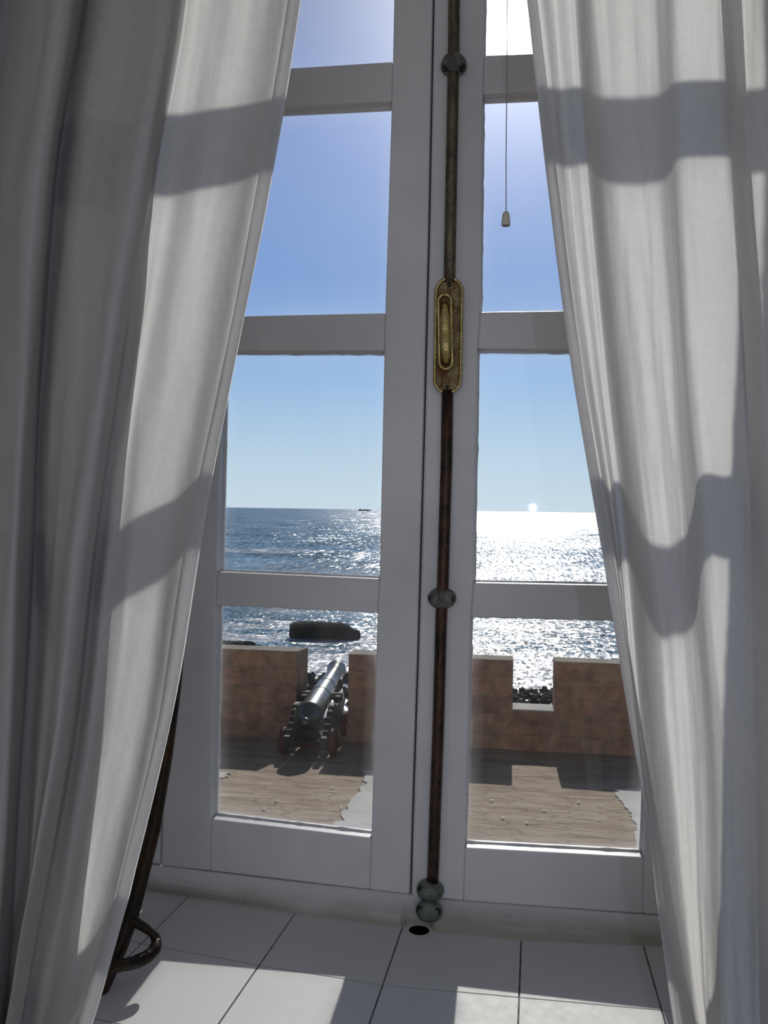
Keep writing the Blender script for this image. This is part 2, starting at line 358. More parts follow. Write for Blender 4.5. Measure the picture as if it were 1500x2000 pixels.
    wc = ramp(nt, cw.outputs['Fac'], [(.3, (.022, .135, .19)), (.7, (.04, .175, .235))])
    nt.links.new(mixc(nt, foam, wc, (.74, .76, .78)), p.inputs['Base Color'])
    nt.links.new(math_n(nt, 'ADD', math_n(nt, 'MULTIPLY', foam, .22), .20), p.inputs['Roughness'])
    p.inputs['IOR'].default_value = 1.333; p.inputs['Specular IOR Level'].default_value = .42
    nt.links.new(p.outputs[0], out.inputs[0]); return m
def rod_mat(name, base, rust, metal=.8, rough=.32):
    m, nt, out = new_mat(name); p = nd(nt, 'ShaderNodeBsdfPrincipled')
    v = coords(nt, (1, 1, .45)); n = noise_n(nt, v, 70, 6, .7); n2 = noise_n(nt, coords(nt), 420, 3, .6)
    nt.links.new(ramp(nt, n.outputs['Fac'], [(.42, base), (.58, rust)]), p.inputs['Base Color'])
    nt.links.new(ramp(nt, n.outputs['Fac'], [(.4, rough), (.65, rough + .25)]), p.inputs['Roughness'])
    p.inputs['Metallic'].default_value = metal
    nt.links.new(bump_n(nt, math_n(nt, 'ADD', n2.outputs['Fac'], n.outputs['Fac']), .5, .002), p.inputs['Normal'])
    nt.links.new(p.outputs[0], out.inputs[0]); return m

# ------------------------------------------------------------------ reference planes of the window
PX_MEET = 824.0
meet = on_plane(PX_MEET, 1000, Vector((0, -.030, 0)), Vector((0, 1, 0)))
def vplane(deg):       # vertical plane through the meeting line, turned about it
    a = R(deg); return meet, Vector((math.sin(a), math.cos(a), 0))
PL = vplane(1.6)       # left casement: outer side a touch further out
PR = vplane(-0.4)
junc = on_plane(800, 1823, Vector((0, -.076, 0)), Vector((0, 1, 0)))
SILL_Z = junc.z
SP, SN = Vector((0, 0, SILL_Z)), Vector((0, 0, 1))
def WL(px, py, d=0): return on_plane(px, py, PL[0] - PL[1] * d, PL[1])     # d metres in front of the casement face
def WR(px, py, d=0): return on_plane(px, py, PR[0] - PR[1] * d, PR[1])
def WS(px, py): return on_plane(px, py, SP, SN)

# outdoor reference
wl, wr = P(500, 1000, 16.28), P(1100, 1000, 15.5)
WA = (wr - wl); WA.z = 0; WA.normalize()              # along the parapet, left to right
WN = Vector((WA.y, -WA.x, 0))                          # towards the house
W0 = P(800, 1000, 15.89); W0.z = EYE.z
GZ = EYE.z - 4.5                                       # terrace level at the parapet foot
SLOPE = 0.055
def WP(a, n, z): return Vector((W0.x, W0.y, 0)) + WA * a + WN * n + Vector((0, 0, z))
def gz(n): return GZ + SLOPE * max(n, -.5)
TP = WP(0, 0, GZ); TNn = (Vector((0, 0, 1)) - WN * SLOPE).normalized()
def WG(px, py, up=0): return on_plane(px, py, TP + TNn * up, TNn)
def wall_a(px, n=0):                                   # along-wall coordinate seen at px on the plane at offset n
    q = on_plane(px, 1330, WP(0, n, GZ), WN); return (q - WP(0, n, q.z)).dot(WA)
SEA_Z = EYE.z - 12.0
def sea_pt(px, py): return on_plane(px, py, Vector((0, 0, SEA_Z)), Vector((0, 0, 1)))
BREAK_Y = sea_pt(500, 1076).y; BREAK_X1 = sea_pt(600, 1080).x

paint = paint_mat(); mould = mouldy_mat(); glass = glass_mat(); tile = tile_mat()
cloth = cloth_mat('white_woven_cotton'); liner = cloth_mat('gathered_inner_cotton', (.82, .82, .80), .05, .70)
hemcloth = cloth_mat('doubled_hem_cotton', (.78, .78, .80), .50, .40)
grout = simple('dark_grout', (.10, .10, .10), (.22, .21, .20), 40, .9)
plaster = simple('white_plaster', (.68, .67, .65), (.74, .73, .71), 3, .85, bump=.3, bscale=40)
floor_m = simple('terracotta_floor', (.34, .20, .13), (.42, .26, .18), 4, .6)
facade = simple('lime_washed_facade', (.62, .60, .55), (.70, .68, .63), 2, .9)
stone = masonry_mat('reddish_parapet_masonry', (.58, .32, .19), (.36, .20, .135), (.50, .37, .26))
stone_cap = simple('weathered_stone_top', (.24, .21, .16), (.34, .30, .24), 2.2, .95, bump=.7, dist=.03)
terr = terrace_mat()
cement = simple('pale_cement', (.50, .49, .46), (.62, .61, .58), 1.8, .95, bump=.6, bscale=12, dist=.02)
seam = sea_mat()
rockm = simple('black_wet_rock', (.010, .009, .008), (.024, .022, .019), 1.2, .85, bump=1.0, bscale=3, dist=.25, spec=.25)
gunm = simple('polished_cannon_iron', (.10, .105, .10), (.17, .175, .17), 3, .34, metal=.75, bump=.25, bscale=18, dist=.006)
woodm = simple('dark_carriage_wood', (.016, .013, .012), (.035, .028, .024), 4, .6, bump=.4, spec=.2, stretch=(1, 6, 6))
redm = simple('oxblood_painted_wood', (.085, .016, .012), (.13, .03, .02), 4, .65, bump=.4, spec=.2)
rod_up = rod_mat('bronzed_rod', (.20, .17, .11), (.11, .09, .07), .9, .34)
rod_lo = rod_mat('blackened_rod', (.035, .026, .022), (.10, .055, .035), .7, .24)
brass = rod_mat('aged_brass', (.20, .17, .09), (.12, .055, .025), .9, .28)
brass_b = rod_mat('polished_brass', (.62, .52, .24), (.48, .38, .15), 1.0, .16)
greenm = rod_mat('verdigris_metal', (.13, .16, .13), (.22, .24, .21), .5, .45)
guidem = rod_mat('painted_over_metal', (.22, .22, .21), (.11, .11, .10), .4, .5)
screwm = simple('dark_screw', (.03, .028, .025), None, 5, .5, metal=.6, bump=0)
blackm = simple('dark_hole', (.006, .006, .006), None, 5, .9, bump=0, spec=.1)
ironm = simple('dark_wrought_iron', (.010, .008, .007), (.045, .026, .010), 22, .42, metal=.3, bump=.5, bscale=90, dist=.004, spec=.3)
cordm = simple('grey_cord', (.35, .34, .33), None, 50, .8, bump=0)
knobm, knt, kout = new_mat('translucent_plastic')
kp = nd(knt, 'ShaderNodeBsdfPrincipled'); kp.inputs['Base Color'].default_value = (.78, .74, .66, 1); kp.inputs['Roughness'].default_value = .35
kp.inputs['Subsurface Weight'].default_value = .3; kp.inputs['Subsurface Radius'].default_value = (.01, .01, .01)
knt.links.new(kp.outputs[0], kout.inputs[0])
litterm = simple('pale_litter', (.75, .73, .68), None, 5, .7, bump=0)
shipm = simple('ship_hull_paint', (.10, .12, .15), None, 5, .6, bump=0)

# ================================================================== SETTING: room
def struct(o): o['kind'] = 'structure'; return o
XL, XR, YB, ZC = -2.2, 2.4, -4.5, 2.75
WT = .36                                   # window wall is 36 cm thick, the glass stands near its outer face
OPL, OPR, OPT = -.60, .50, 2.42            # opening in the window wall
YI, YO = -.335, .06                        # inner and outer faces
bm = bmesh.new()
add_box(bm, ((XL + OPL) / 2, (YI + YO) / 2, (ZC) / 2), (OPL - XL, YO - YI, ZC))
add_box(bm, ((XR + OPR) / 2, (YI + YO) / 2, (ZC) / 2), (XR - OPR, YO - YI, ZC))
add_box(bm, ((OPL + OPR) / 2, (YI + YO) / 2, (ZC + OPT) / 2), (OPR - OPL, YO - YI, ZC - OPT))
add_box(bm, ((OPL + OPR) / 2, (YI + YO) / 2, (SILL_Z - .05) / 2), (OPR - OPL, YO - YI, SILL_Z - .05))
wf = struct(obj('wall_front', bm, plaster))
bm = bmesh.new(); add_box(bm, (XL - .1, (YB + YI) / 2, ZC / 2), (.2, YI - YB, ZC)); struct(obj('wall_left', bm, plaster))
bm = bmesh.new(); add_box(bm, (XR + .1, (YB + YI) / 2, ZC / 2), (.2, YI - YB, ZC)); struct(obj('wall_right', bm, plaster))
bm = bmesh.new()                           # back wall, unseen opening added for the fill light, 3.0 x 1.9
bx0, bx1, bz0, bz1 = -1.3, 1.7, .65, 2.55
add_box(bm, ((XL - .2 + bx0) / 2, YB - .1, ZC / 2), (bx0 - XL + .2, .2, ZC)); add_box(bm, ((XR + .2 + bx1) / 2, YB - .1, ZC / 2), (XR + .2 - bx1, .2, ZC))
add_box(bm, ((bx0 + bx1) / 2, YB - .1, bz0 / 2), (bx1 - bx0, .2, bz0)); add_box(bm, ((bx0 + bx1) / 2, YB - .1, (bz1 + ZC) / 2), (bx1 - bx0, .2, ZC - bz1))
struct(obj('wall_back', bm, plaster))
bm = bmesh.new(); add_box(bm, ((XL + XR) / 2, (YB + YO) / 2 - .1, ZC + .1), (XR - XL + .4, YO - YB + .2, .2)); struct(obj('ceiling', bm, plaster))
bm = bmesh.new(); add_box(bm, ((XL + XR) / 2, (YB + YO) / 2 - .1, -.1), (XR - XL + .4, YO - YB + .2, .2)); struct(obj('floor', bm, floor_m))

# ================================================================== WINDOW casements
GAP_TR = [(854.6, -410), (846, 0), (836.5, 480), (828, 820), (821, 1080), (816, 1260), (805, 1600), (801, 1760)]
def prism_px(bm, W, pts, depth=.031, d=0.0, N=None):
    q = [W(x, y, d) for x, y in pts]
    add_prism(bm, q, N * depth)
def casement(name, W, N, stileL, stileR, rows, root_loc):
    """stileL / stileR: (outer track, inner track).  rows: rails as (yTopL, yTopR, yBotL, yBotR)."""
    root = empty(name, root_loc); struct(root)
    bm = bmesh.new()
    for outer, inner in (stileL, stileR):
        ys = sorted({y for _, y in outer} | {y for _, y in inner})
        y0 = -410
        yb_o, yb_i = outer[-1][1], inner[-1][1]
        ip = [(x, y) for x, y in inner]; op = [(x, y) for x, y in outer]
        prism_px(bm, W, op + ip[::-1], N=N)
    for tl, tr, bl, br in rows:
        a = (track(stileL[1], tl), tl); b = (track(stileR[1], tr), tr); c = (track(stileR[1], br), br); d = (track(stileL[1], bl), bl)
        prism_px(bm, W, [a, b, c, d], N=N)
    obj('casement_frame', bm, paint, root, bevel=.0022, weld=False)
    for (t, b) in zip(rows, rows[1:]):
        pl, prr, ql, qr = t[2], t[3], b[0], b[1]
        cs = [(track(stileL[1], pl), pl), (track(stileR[1], prr), prr), (track(stileR[1], qr), qr), (track(stileL[1], ql), ql)]
        q = [W(x, y, 0) + N * .021 for x, y in cs]
        c0 = sum(q, Vector()) / 4; q = [c0 + (v - c0) * 1.02 for v in q]
        bm = bmesh.new(); uvl = bm.loops.layers.uv.new('UVMap')
        a = [bm.verts.new(v) for v in q]; b2 = [bm.verts.new(v + N * .003) for v in q]
        uvs = [(0, 1), (1, 1), (1, 0), (0, 0)]
        f1 = bm.faces.new(a); f2 = bm.faces.new(b2[::-1])
        for i, l in enumerate(f1.loops): l[uvl].uv = uvs[i]
        for i, l in enumerate(f2.loops): l[uvl].uv = uvs[::-1][i]
        for i in range(4):
            f = bm.faces.new((a[i], b2[i], b2[(i + 1) % 4], a[(i + 1) % 4]))
            for l in f.loops: l[uvl].uv = (.5, .5)
        obj('window_pane', bm, glass, root, weld=False)
        # putty bead round the pane on the room side, uneven and hand-laid
        bm = bmesh.new(); inn = [v - N * .0015 for v in [W(x, y, 0) + N * .021 for x, y in cs]]
        for i in range(4):
            p, r_ = inn[i], inn[(i + 1) % 4]; n_ = 26; pts = []; rr = []
            for k in range(n_ + 1):
                pts.append(p.lerp(r_, k / n_)); rr.append(.0022 + .0026 * abs(mnoise.noise(Vector((k * .7 + i * 9, pl * .01, 3.0))))) 
            add_tube(bm, pts, rr, 6)
        obj('putty', bm, paint, root, smooth=True, weld=False)
    return root
gL = [(x - 1.3, y) for x, y in GAP_TR[:-1]] + [(803 - 3.3, 1747)]
gR = [(x + 2.5, y) for x, y in GAP_TR[:-1]] + [(803 + .8, 1748)]
outL = [(364, -410), (315, 1691)]
inLL = [(461, -410), (447, 140), (446, 213), (436, 618), (434, 685), (424, 1117), (421, 1182), (412, 1600), (410, 1701)]
inLR = [(778, -410), (767, 120), (765, 197), (752, 611), (750.5, 685), (741, 1131), (737, 1197), (725, 1637), (722, 1738)]
rowsL = [(-410, -470, -300, -350), (140, 120, 213, 197), (618, 611, 685, 685), (1117, 1131, 1182, 1197), (1600, 1637, 1701, 1738)]
def clip_top(tr): return tr
W1 = casement('window_1', WL, PL[1], (outL, inLL), (gL, inLR), rowsL, WL(560, 1715))
outR = [(1410, -410), (1402, 100), (1380, 1100), (1360, 1793)]
inRL = [(952, -410), (945, 108), (943, 183), (938, 609), (933, 681), (925, 1138), (920, 1206), (908, 1656), (905, 1760)]
inRR = [(1316, -410), (1308, 93), (1306, 166), (1292, 604), (1289, 684), (1274, 1145), (1271, 1215), (1257, 1675), (1256, 1785)]
rowsR = [(-410, -430, -330, -345), (108, 93, 183, 166), (609, 604, 681, 684), (1138, 1145, 1206, 1215), (1656, 1675, 1760, 1785)]
W2 = casement('window_2', WR, PR[1], (gR, inRL), (outR, inRR), rowsR, WR(1100, 1740))

# ---- bolt on the right casement (parts of window_2)
N = PR[1]
def WRp(px, py, d): return WR(px, py, d)
# raised astragal strip carrying the bolt
bm = bmesh.new()
inner_edge = [(903, -410), (898, 0), (893, 480), (889, 820), (884, 1100), (878, 1400), (872, 1700), (871, 1752)]
q = [WR(x + 3, y, 0.0) for x, y in gR[:-1]] + [WR(807, 1749, 0)] + [WR(x, y, 0) for x, y in inner_edge[::-1]]
add_prism(bm, q, -N * .0018)
obj('cover_strip', bm, paint, W2, bevel=.0012, weld=False)
bm = bmesh.new()
q = [WR(x - 12, y, -.029) for x, y in gR[:-1]] + [WR(792, 1747, -.029)] + [WR(817, 1749, -.029)] + [WR(x + 12, y, -.029) for x, y in gR[:-1]][::-1]
add_prism(bm, q, N * .012)
obj('rebate_strip', bm, paint, W2, weld=False)
def rod(px_pts, rad, name, mat, label=None):
    bm = bmesh.new(); add_tube(bm, [WR(x, y, .009) for x, y in px_pts], rad, 16, up=-N, sx=1.0)
    o = obj(name, bm, mat, W2, smooth=True)
    if label: o['label'] = label
rod([(890, -410), (888, -100), (886, 100), (882, 320), (879, 480), (878, 552)], .0078, 'bolt_rod', rod_up, 'bronze coloured upper bolt rod')
rod([(874, 762), (872, 900), (869, 1000), (865, 1140), (862, 1200), (856, 1420), (850, 1580), (846, 1700), (845, 1722)], .0079, 'bolt_rod', rod_lo, 'blackened rusty lower bolt rod')
# handle plate: stadium with a raised rim
def stadium(cx_top, cy_top, cx_bot, cy_bot, hw, d, n=14):
    a = WR(cx_top, cy_top, d); b = WR(cx_bot, cy_bot, d); ax = (b - a).normalized(); sd = ax.cross(N).normalized(); pts = []
    for k in range(n + 1):
        t = math.pi * k / n; pts.append(a + sd * math.cos(t) * hw - ax * math.sin(t) * hw)
    for k in range(n + 1):
        t = math.pi * k / n; pts.append(b - sd * math.cos(t) * hw + ax * math.sin(t) * hw)
    return pts
bm = bmesh.new(); pts = stadium(877, 569, 874, 742, .0185, .004)
add_prism(bm, pts, -N * .007)
plate = obj('handle_plate', bm, brass, W2, bevel=.002); plate['label'] = 'aged brass handle plate'
bm = bmesh.new(); add_tube(bm, stadium(877, 569, 874, 742, .0172, .0115), .0022, 8, closed=True)
obj('plate_rim', bm, brass_b, plate, smooth=True)
# folded ring handle with tongue, sub-parts of the plate
bm = bmesh.new()
ring = stadium(868.5, 588, 871, 708, .0085, .0165)
for i, p in enumerate(ring):
    t = (p.z - ring[0].z) / (ring[20].z - ring[0].z)
    ring[i] = p - N * (.005 * math.sin(max(0, min(1, t)) * math.pi) - (0))
add_tube(bm, ring, .0021, 8, closed=True)
hnd = obj('handle', bm, brass_b, plate, smooth=True); hnd['label'] = 'folded brass ring handle'
bm = bmesh.new(); K = 18
rowsv = []
for k in range(K + 1):
    t = k / K; y = lerp(590, 712, t); cx = lerp(868.5, 871, t)
    bulge = .013 + .008 * math.sin(t * math.pi) - .006 * math.sin(t * 2 * math.pi) * (t > .5)
    hw_ = .0045 + .0025 * math.sin(t * math.pi)
    c = WR(cx, y, bulge); s_ = Vector((N.y, -N.x, 0))
    rowsv.append([bm.verts.new(c + s_ * hw_ * u - N * .002 * (1 - u * u)) for u in (-1, -.5, 0, .5, 1)])
for a, b in zip(rowsv, rowsv[1:]):
    for i in range(4): bm.faces.new((a[i], a[i + 1], b[i + 1], b[i]))
g = bmesh.ops.extrude_face_region(bm, geom=bm.faces[:]); bmesh.ops.translate(bm, vec=N * .003, verts=[v for v in g['geom'] if isinstance(v, bmesh.types.BMVert)])
obj('handle_tongue', bm, brass_b, plate, smooth=True)
for (x, y) in ((877, 556), (874, 756)):
    bm = bmesh.new(); add_lathe(bm, [(0, .003), (.0012, .0028), (.0016, 0)], Matrix.Translation(WR(x, y, .011)) @ (-N).to_track_quat('X', 'Z').to_matrix().to_4x4(), 12)
    obj('screw', bm, screwm, plate)
# guides
def guide(cx, cy, hwx, hwz, mat, scr, label=None, parent=None, Wf=WR, dome=.0180, d0=.003):
    bm = bmesh.new(); c = Wf(cx, cy, d0); ux = Vector((N.y, -N.x, 0)); n_ = 28; rings = []
    for (k, h) in ((1.0, 0), (1.0, .004), (.93, .009), (.75, dome * .9), (.4, dome), (0, dome * 1.02)):
        if k == 0: rings.append([bm.verts.new(c - N * h)])
        else: rings.append([bm.verts.new(c + ux * math.cos(2 * math.pi * i / n_) * hwx * k + Vector((0, 0, 1)) * math.sin(2 * math.pi * i / n_) * hwz * k - N * h) for i in range(n_)])
    for a, b in zip(rings, rings[1:]):
        for i in range(n_):
            if len(b) == 1: bm.faces.new((a[i], a[(i + 1) % n_], b[0]))
            else: bm.faces.new((a[i], a[(i + 1) % n_], b[(i + 1) % n_], b[i]))
    o = obj('rod_guide', bm, mat, parent or W2, smooth=True)
    if label: o['label'] = label
    for (sx, sy) in scr:
        bm = bmesh.new()
        r0 = Wf(sx, sy, d0 + dome * .80)
        add_lathe(bm, [(-.006, .0044), (.0012, .0044), (.002, .0034), (.0012, .0022), (.0005, 0)], Matrix.Translation(r0) @ (-N).to_track_quat('X', 'Z').to_matrix().to_4x4(), 14)
        obj('screw', bm, screwm, o, smooth=False)
    return o
guide(863.5, 1168, .0192, .0148, guidem, [(844, 1169), (880.5, 1171)], 'oval grey middle rod guide with two screws')
guide(886.5, 130, .0175, .0150, guidem, [(871, 130), (902, 130)], 'upper rod guide', dome=.0185)
guide(840.5, 1737, .0185, .0145, greenm, [(822, 1738)], 'green tarnished lower rod guide', d0=.006)

# ================================================================== fixed frame (trim_1) and keeper
bm = bmesh.new()
topL = [(230, 1681), (315, 1690.5), (560, 1720), (803, 1747)]; topR = [(803, 1747), (870, 1757), (1260, 1786), (1480, 1802)]
J = [(120, 1708), (200, 1722), (270, 1736), (440, 1762), (575, 1784), (740, 1806), (785, 1813), (798, 1805), (838, 1805), (850, 1822), (1000, 1837), (1300, 1850), (1480, 1858)]
def frame_strip(tops, x0, x1, W, N_):
    xs = [x0 + (x1 - x0) * k / 90 for k in range(91)]; prof = []
    for x in xs:
        yt = track([(b, a) for a, b in tops], x); yj = track([(b, a) for a, b in J], x)
        t = W(x, yt + 1.5, .002); b = WS(x, yj)
        prof.append((t + N_ * .05, t, t.lerp(b, .55) - N_ * .006, b - Vector((0, 0, .004)), Vector((t.x, t.y, b.z - .004)) + N_ * .05))
    rings = [[bm.verts.new(p) for p in pr] for pr in prof]
    for a, b in zip(rings, rings[1:]):
        for i in range(5): bm.faces.new((a[i], a[(i + 1) % 5], b[(i + 1) % 5], b[i]))
    bm.faces.new(rings[0][::-1]); bm.faces.new(rings[-1])
frame_strip(topL, 225, 803, WL, PL[1]); frame_strip(topR, 803, 1480, WR, PR[1])
T1 = empty('trim_1', WS(800, 1823)); struct(T1)
obj('frame_bottom', bm, mould, T1)
bm = bmesh.new()        # jambs and head of the fixed frame
a0, a1 = WL(361, -410), WL(312, 1688); b0, b1 = WR(1414, -410), WR(1364, 1793)
for p, q_, sgn, NN in ((a0, a1, -1, PL[1]), (b0, b1, 1, PR[1])):
    s_ = Vector((NN.y, -NN.x, 0)) * sgn * .30
    lowz = Vector((0, 0, 0 if sgn < 0 else .05)); add_prism(bm, [p, q_ - lowz, q_ - lowz + s_, p + s_], NN * .05)
add_box(bm, ((a0.x + b0.x) / 2, .0, (a0.z + .25)), (1.6, .055, .5))
obj('frame_jambs', bm, paint, T1, bevel=.002, weld=False)
kp_ = guide(838.5, 1777, .0180, .0140, greenm, [(819.5, 1776), (854, 1780)], 'tarnished keeper with two screw holes', parent=T1, d0=.020, dome=.013)
kp_.name = 'bolt_keeper'

# ================================================================== tiled sill
colsJ = [(140, 1712, -190, 2000), (368, 1751, 150, 1968), (576, 1784, 427, 2000), (783, 1820, 721, 2000), (1018, 1838, 1012, 2000), (1257, 1848, 1300, 2000), (1480, 1858, 1640, 2000)]
R1 = [(120, 1800), (300, 1849), (510, 1886), (755, 1925), (1013, 1948), (1290, 1973), (1480, 1990)]
def isect(c, line):
    x0, y0, x1, y1 = c
    for (ax, ay), (bx_, by_) in zip(line, line[1:]):
        den = (x1 - x0) * (by_ - ay) - (y1 - y0) * (bx_ - ax)
        if abs(den) < 1e-9: continue
        s_ = ((x1 - x0) * (y0 - ay) - (y1 - y0) * (x0 - ax)) / den
        if -1e-6 <= s_ <= 1 + 1e-6 or (ax, ay) == line[0] and s_ < 0 or (bx_, by_) == line[-1] and s_ > 1:
            return (ax + (bx_ - ax) * s_, ay + (by_ - ay) * s_)
grid = []
for c in colsJ:
    j = isect(c, J); r = isect(c, R1)
    p0, p1 = WS(*j), WS(*r); dvec = (p1 - p0).normalized()
    grid.append([p0 + dvec * -.05, p1, p1 + dvec * .150, p1 + dvec * .300])
HC = WS(818.5, 1817); HRX, HRY = .0135, .0125
bm = bmesh.new(); hole_done = False
def quad_tile(c4, z, inset, mi, hole=None, thick=.008):
    c0 = sum(c4, Vector()) / 4; q = []
    for i in range(4):
        p, a, b = c4[i], c4[i - 1], c4[(i + 1) % 4]
        q.append(p + ((a - p).normalized() + (b - p).normalized()) * inset)
    q = [Vector((v.x, v.y, z)) for v in q]
    vs = [bm.verts.new(v) for v in q]; es = [bm.edges.new((vs[i], vs[(i + 1) % 4])) for i in range(4)]
    low = [bm.verts.new(v - Vector((0, 0, thick))) for v in q]
    for i in range(4): bm.faces.new((vs[i], low[i], low[(i + 1) % 4], vs[(i + 1) % 4])).material_index = mi
    if hole is None: bm.faces.new(vs).material_index = mi
    else:
        hv = [bm.verts.new(Vector((hole.x + HRX * math.cos(t), hole.y + HRY * math.sin(t), z))) for t in [2 * math.pi * k / 24 for k in range(24)]]
        es += [bm.edges.new((hv[i], hv[(i + 1) % 24])) for i in range(24)]
        r = bmesh.ops.triangle_fill(bm, edges=es, use_beauty=True)
        for f in r['geom']:
            if isinstance(f, bmesh.types.BMFace): f.material_index = mi
        hb = [bm.verts.new(v.co - Vector((0, 0, .04))) for v in hv]
        for i in range(24): bm.faces.new((hv[i], hb[i], hb[(i + 1) % 24], hv[(i + 1) % 24])).material_index = 2
        bm.faces.new(hb[::-1]).material_index = 2
for i in range(len(grid) - 1):
    for k in range(3):
        c4 = [grid[i][k], grid[i + 1][k], grid[i + 1][k + 1], grid[i][k + 1]]
        # point in quad test for the bolt hole
        inside = all(((c4[(m + 1) % 4] - c4[m]).cross(HC - c4[m])).z * ((c4[1] - c4[0]).cross(c4[2] - c4[1])).z > 0 for m in range(4))
        quad_tile(c4, SILL_Z, .0011, 0, HC if inside and k == 0 else None)
gl4 = [Vector((OPL - .02, -.40, SILL_Z)), Vector((OPR + .02, -.40, SILL_Z)), Vector((OPR + .02, .02, SILL_Z)), Vector((OPL - .02, .02, SILL_Z))]
quad_tile(gl4, SILL_Z - .0014, 0, 1, HC, .045)
sill = obj('trim_2', bm, [tile, grout, blackm], weld=False); struct(sill)

# ================================================================== curtains
YROWS = [-420, -250, 0, 350, 700, 1050, 1400, 1750, 2000, 2300, 2700]
def zcurt(py, top, bot): return lerp(top, bot, min(1.3, max(-.3, py / 2000)))
def curtain(name, tracks, z_top, z_bot, label, hem_to, seed, hemw, lining=None):
    """tracks: list of (xs per YROWS, depth offset metres (+ = towards window))."""
    n_r, sub = 150, 9
    def tx(xs, y):
        for i in range(len(YROWS) - 1):
            if y <= YROWS[i + 1] or i == len(YROWS) - 2:
                t = (y - YROWS[i]) / (YROWS[i + 1] - YROWS[i])
                a = xs[max(0, i - 1)]; b = xs[i]; c = xs[i + 1]; d = xs[min(len(xs) - 1, i + 2)]
                return catmull(a, b, c, d, max(0, min(1, t)))
    def point(u, y, extra=0.0):
        i = min(int(u), len(tracks) - 2); t = u - i
        xs = [tx(tracks[max(0, min(len(tracks) - 1, k))][0], y) for k in (i - 1, i, i + 1, i + 2)]
        ds = []
        for k in (i - 1, i, i + 1, i + 2):
            dv = tracks[max(0, min(len(tracks) - 1, k))][1]
            ds.append(dv if not callable(dv) else dv(y))
        x = catmull(*xs, t); d = catmull(*ds, t)
        wob = .006 * mnoise.noise(Vector((u * 1.1, y * .0022, seed))) + 0.0013 * mnoise.noise(Vector((u * 4.0, y * .006, seed + 5)))
        zc = zcurt(y, z_top, z_bot)
        return P(x, y, zc + d + extra) + Vector((0, 1, 0)) * wob
    root = empty(name, point(0, 2300)); root.location = point(0, 2690)
    tag(root, label, 'curtain')
    ys = [lerp(-420, 2700, k / n_r) for k in range(n_r + 1)]
    us = [k / sub for k in range((len(tracks) - 1) * sub + 1)]
    def sheet(us, extra, nm, mat):
        bm = bmesh.new(); uvl = bm.loops.layers.uv.new('UVMap'); G = []; UV = []
        for y in ys:
            row = [point(u, y, extra) for u in us]; G.append([bm.verts.new(p) for p in row])
        mid = n_r // 2; acc = [0]
        for k in range(1, len(us)): acc.append(acc[-1] + (G[mid][k].co - G[mid][k - 1].co).length)
        for r in range(n_r):
            for k in range(len(us) - 1):
                f = bm.faces.new((G[r][k], G[r][k + 1], G[r + 1][k + 1], G[r + 1][k]))
                f.smooth = True
                for l, (rr, kk) in zip(f.loops, ((r, k), (r, k + 1), (r + 1, k + 1), (r + 1, k))):
                    l[uvl].uv = (acc[kk], G[rr][0].co.z)
        me = bpy.data.meshes.new(nm); bm.to_mesh(me); bm.free(); me.materials.append(mat)
        o = bpy.data.objects.new(nm, me); col.objects.link(o); o.parent = root; o.matrix_parent_inverse = Matrix.Translation(-Vector(root.location)); return o
    sheet(us, 0, 'curtain_cloth', cloth)
    # turned-over hem along the free edge: a second layer just behind
    sheet([hem_to * k / 6 for k in range(7)], .003, 'side_hem', hemcloth)['label'] = 'doubled side hem'
    if lining:
        # second layer of the same cloth gathered just behind the first
        bm = bmesh.new(); uvl = bm.loops.layers.uv.new('UVMap'); G = []; umax = len(tracks) - 1.001; nk = 110
        for y in ys:
            xb = tx(lining, y); lo, hi = .3, 5.0
            for _ in range(26):
                mid_ = (lo + hi) / 2; i = min(int(mid_), len(tracks) - 2)
                xx = catmull(*[tx(tracks[max(0, k)][0], y) for k in (i - 1, i, i + 1, i + 2)], mid_ - i)
                if xx > xb: lo = mid_
                else: hi = mid_
            G.append([bm.verts.new(point(lerp(lo, umax, k / nk), y, .006 + .003 * math.sin(k * .7))) for k in range(nk + 1)])
        for r in range(n_r):
            for k in range(nk):
                f = bm.faces.new((G[r][k], G[r][k + 1], G[r + 1][k + 1], G[r + 1][k])); f.smooth = True
                for l in f.loops: l[uvl].uv = (l.vert.co.x, l.vert.co.z)
        me = bpy.data.meshes.new('lining'); bm.to_mesh(me); bm.free(); me.materials.append(liner)
        o = bpy.data.objects.new('lining', me); col.objects.link(o); o.parent = root; o.matrix_parent_inverse = Matrix.Translation(-Vector(root.location))
    return root
def off(xs, dx): return [x + (d if isinstance(dx, (list, tuple)) else dx) for x, d in zip(xs, dx if isinstance(dx, (list, tuple)) else [0] * len(xs))]
def mixx(a, b, t): return [lerp(p, q, t) for p, q in zip(a, b)]
#            -420 -250   0   350  700 1050 1400 1750 2000 2300 2700
edgeL = [650, 625, 588, 531, 462, 393, 337, 254, 181, 95, -20]
crA = [405, 385, 352, 296, 236, 186, 144, 84, 38, -20, -100]
crB = [210, 192, 160, 108, 78, 60, 46, 24, 4, -24, -70]
TL = [(edgeL, 0.0),
      (off(edgeL, -26), .002),
      (mixx(edgeL, crA, .30), -.028),
      (mixx(edgeL, crA, .60), -.048),
      (off(crA, 40), -.066),
      (off(crA, 8), -.058),
      (off(crA, -3), -.090),
      (off(crA, -28), -.118),
      (mixx(crA, crB, .52), -.100),
      (off(crB, 34), -.080),
      (off(crB, 7), -.055),
      (off(crB, -4), -.085),
      (off(crB, -36), -.115),
      (off(crB, -90), -.090),
      (off(crB, -150), -.055),
      (off(crB, -210), -.10),
      (off(crB, -280), -.06),
      (off(crB, -350), -.09)]
TL = [(xs, d - .005) for xs, d in TL]
brd = [470, 430, 352, 303, 266, 236, 206, 165, 136, 100, 60]
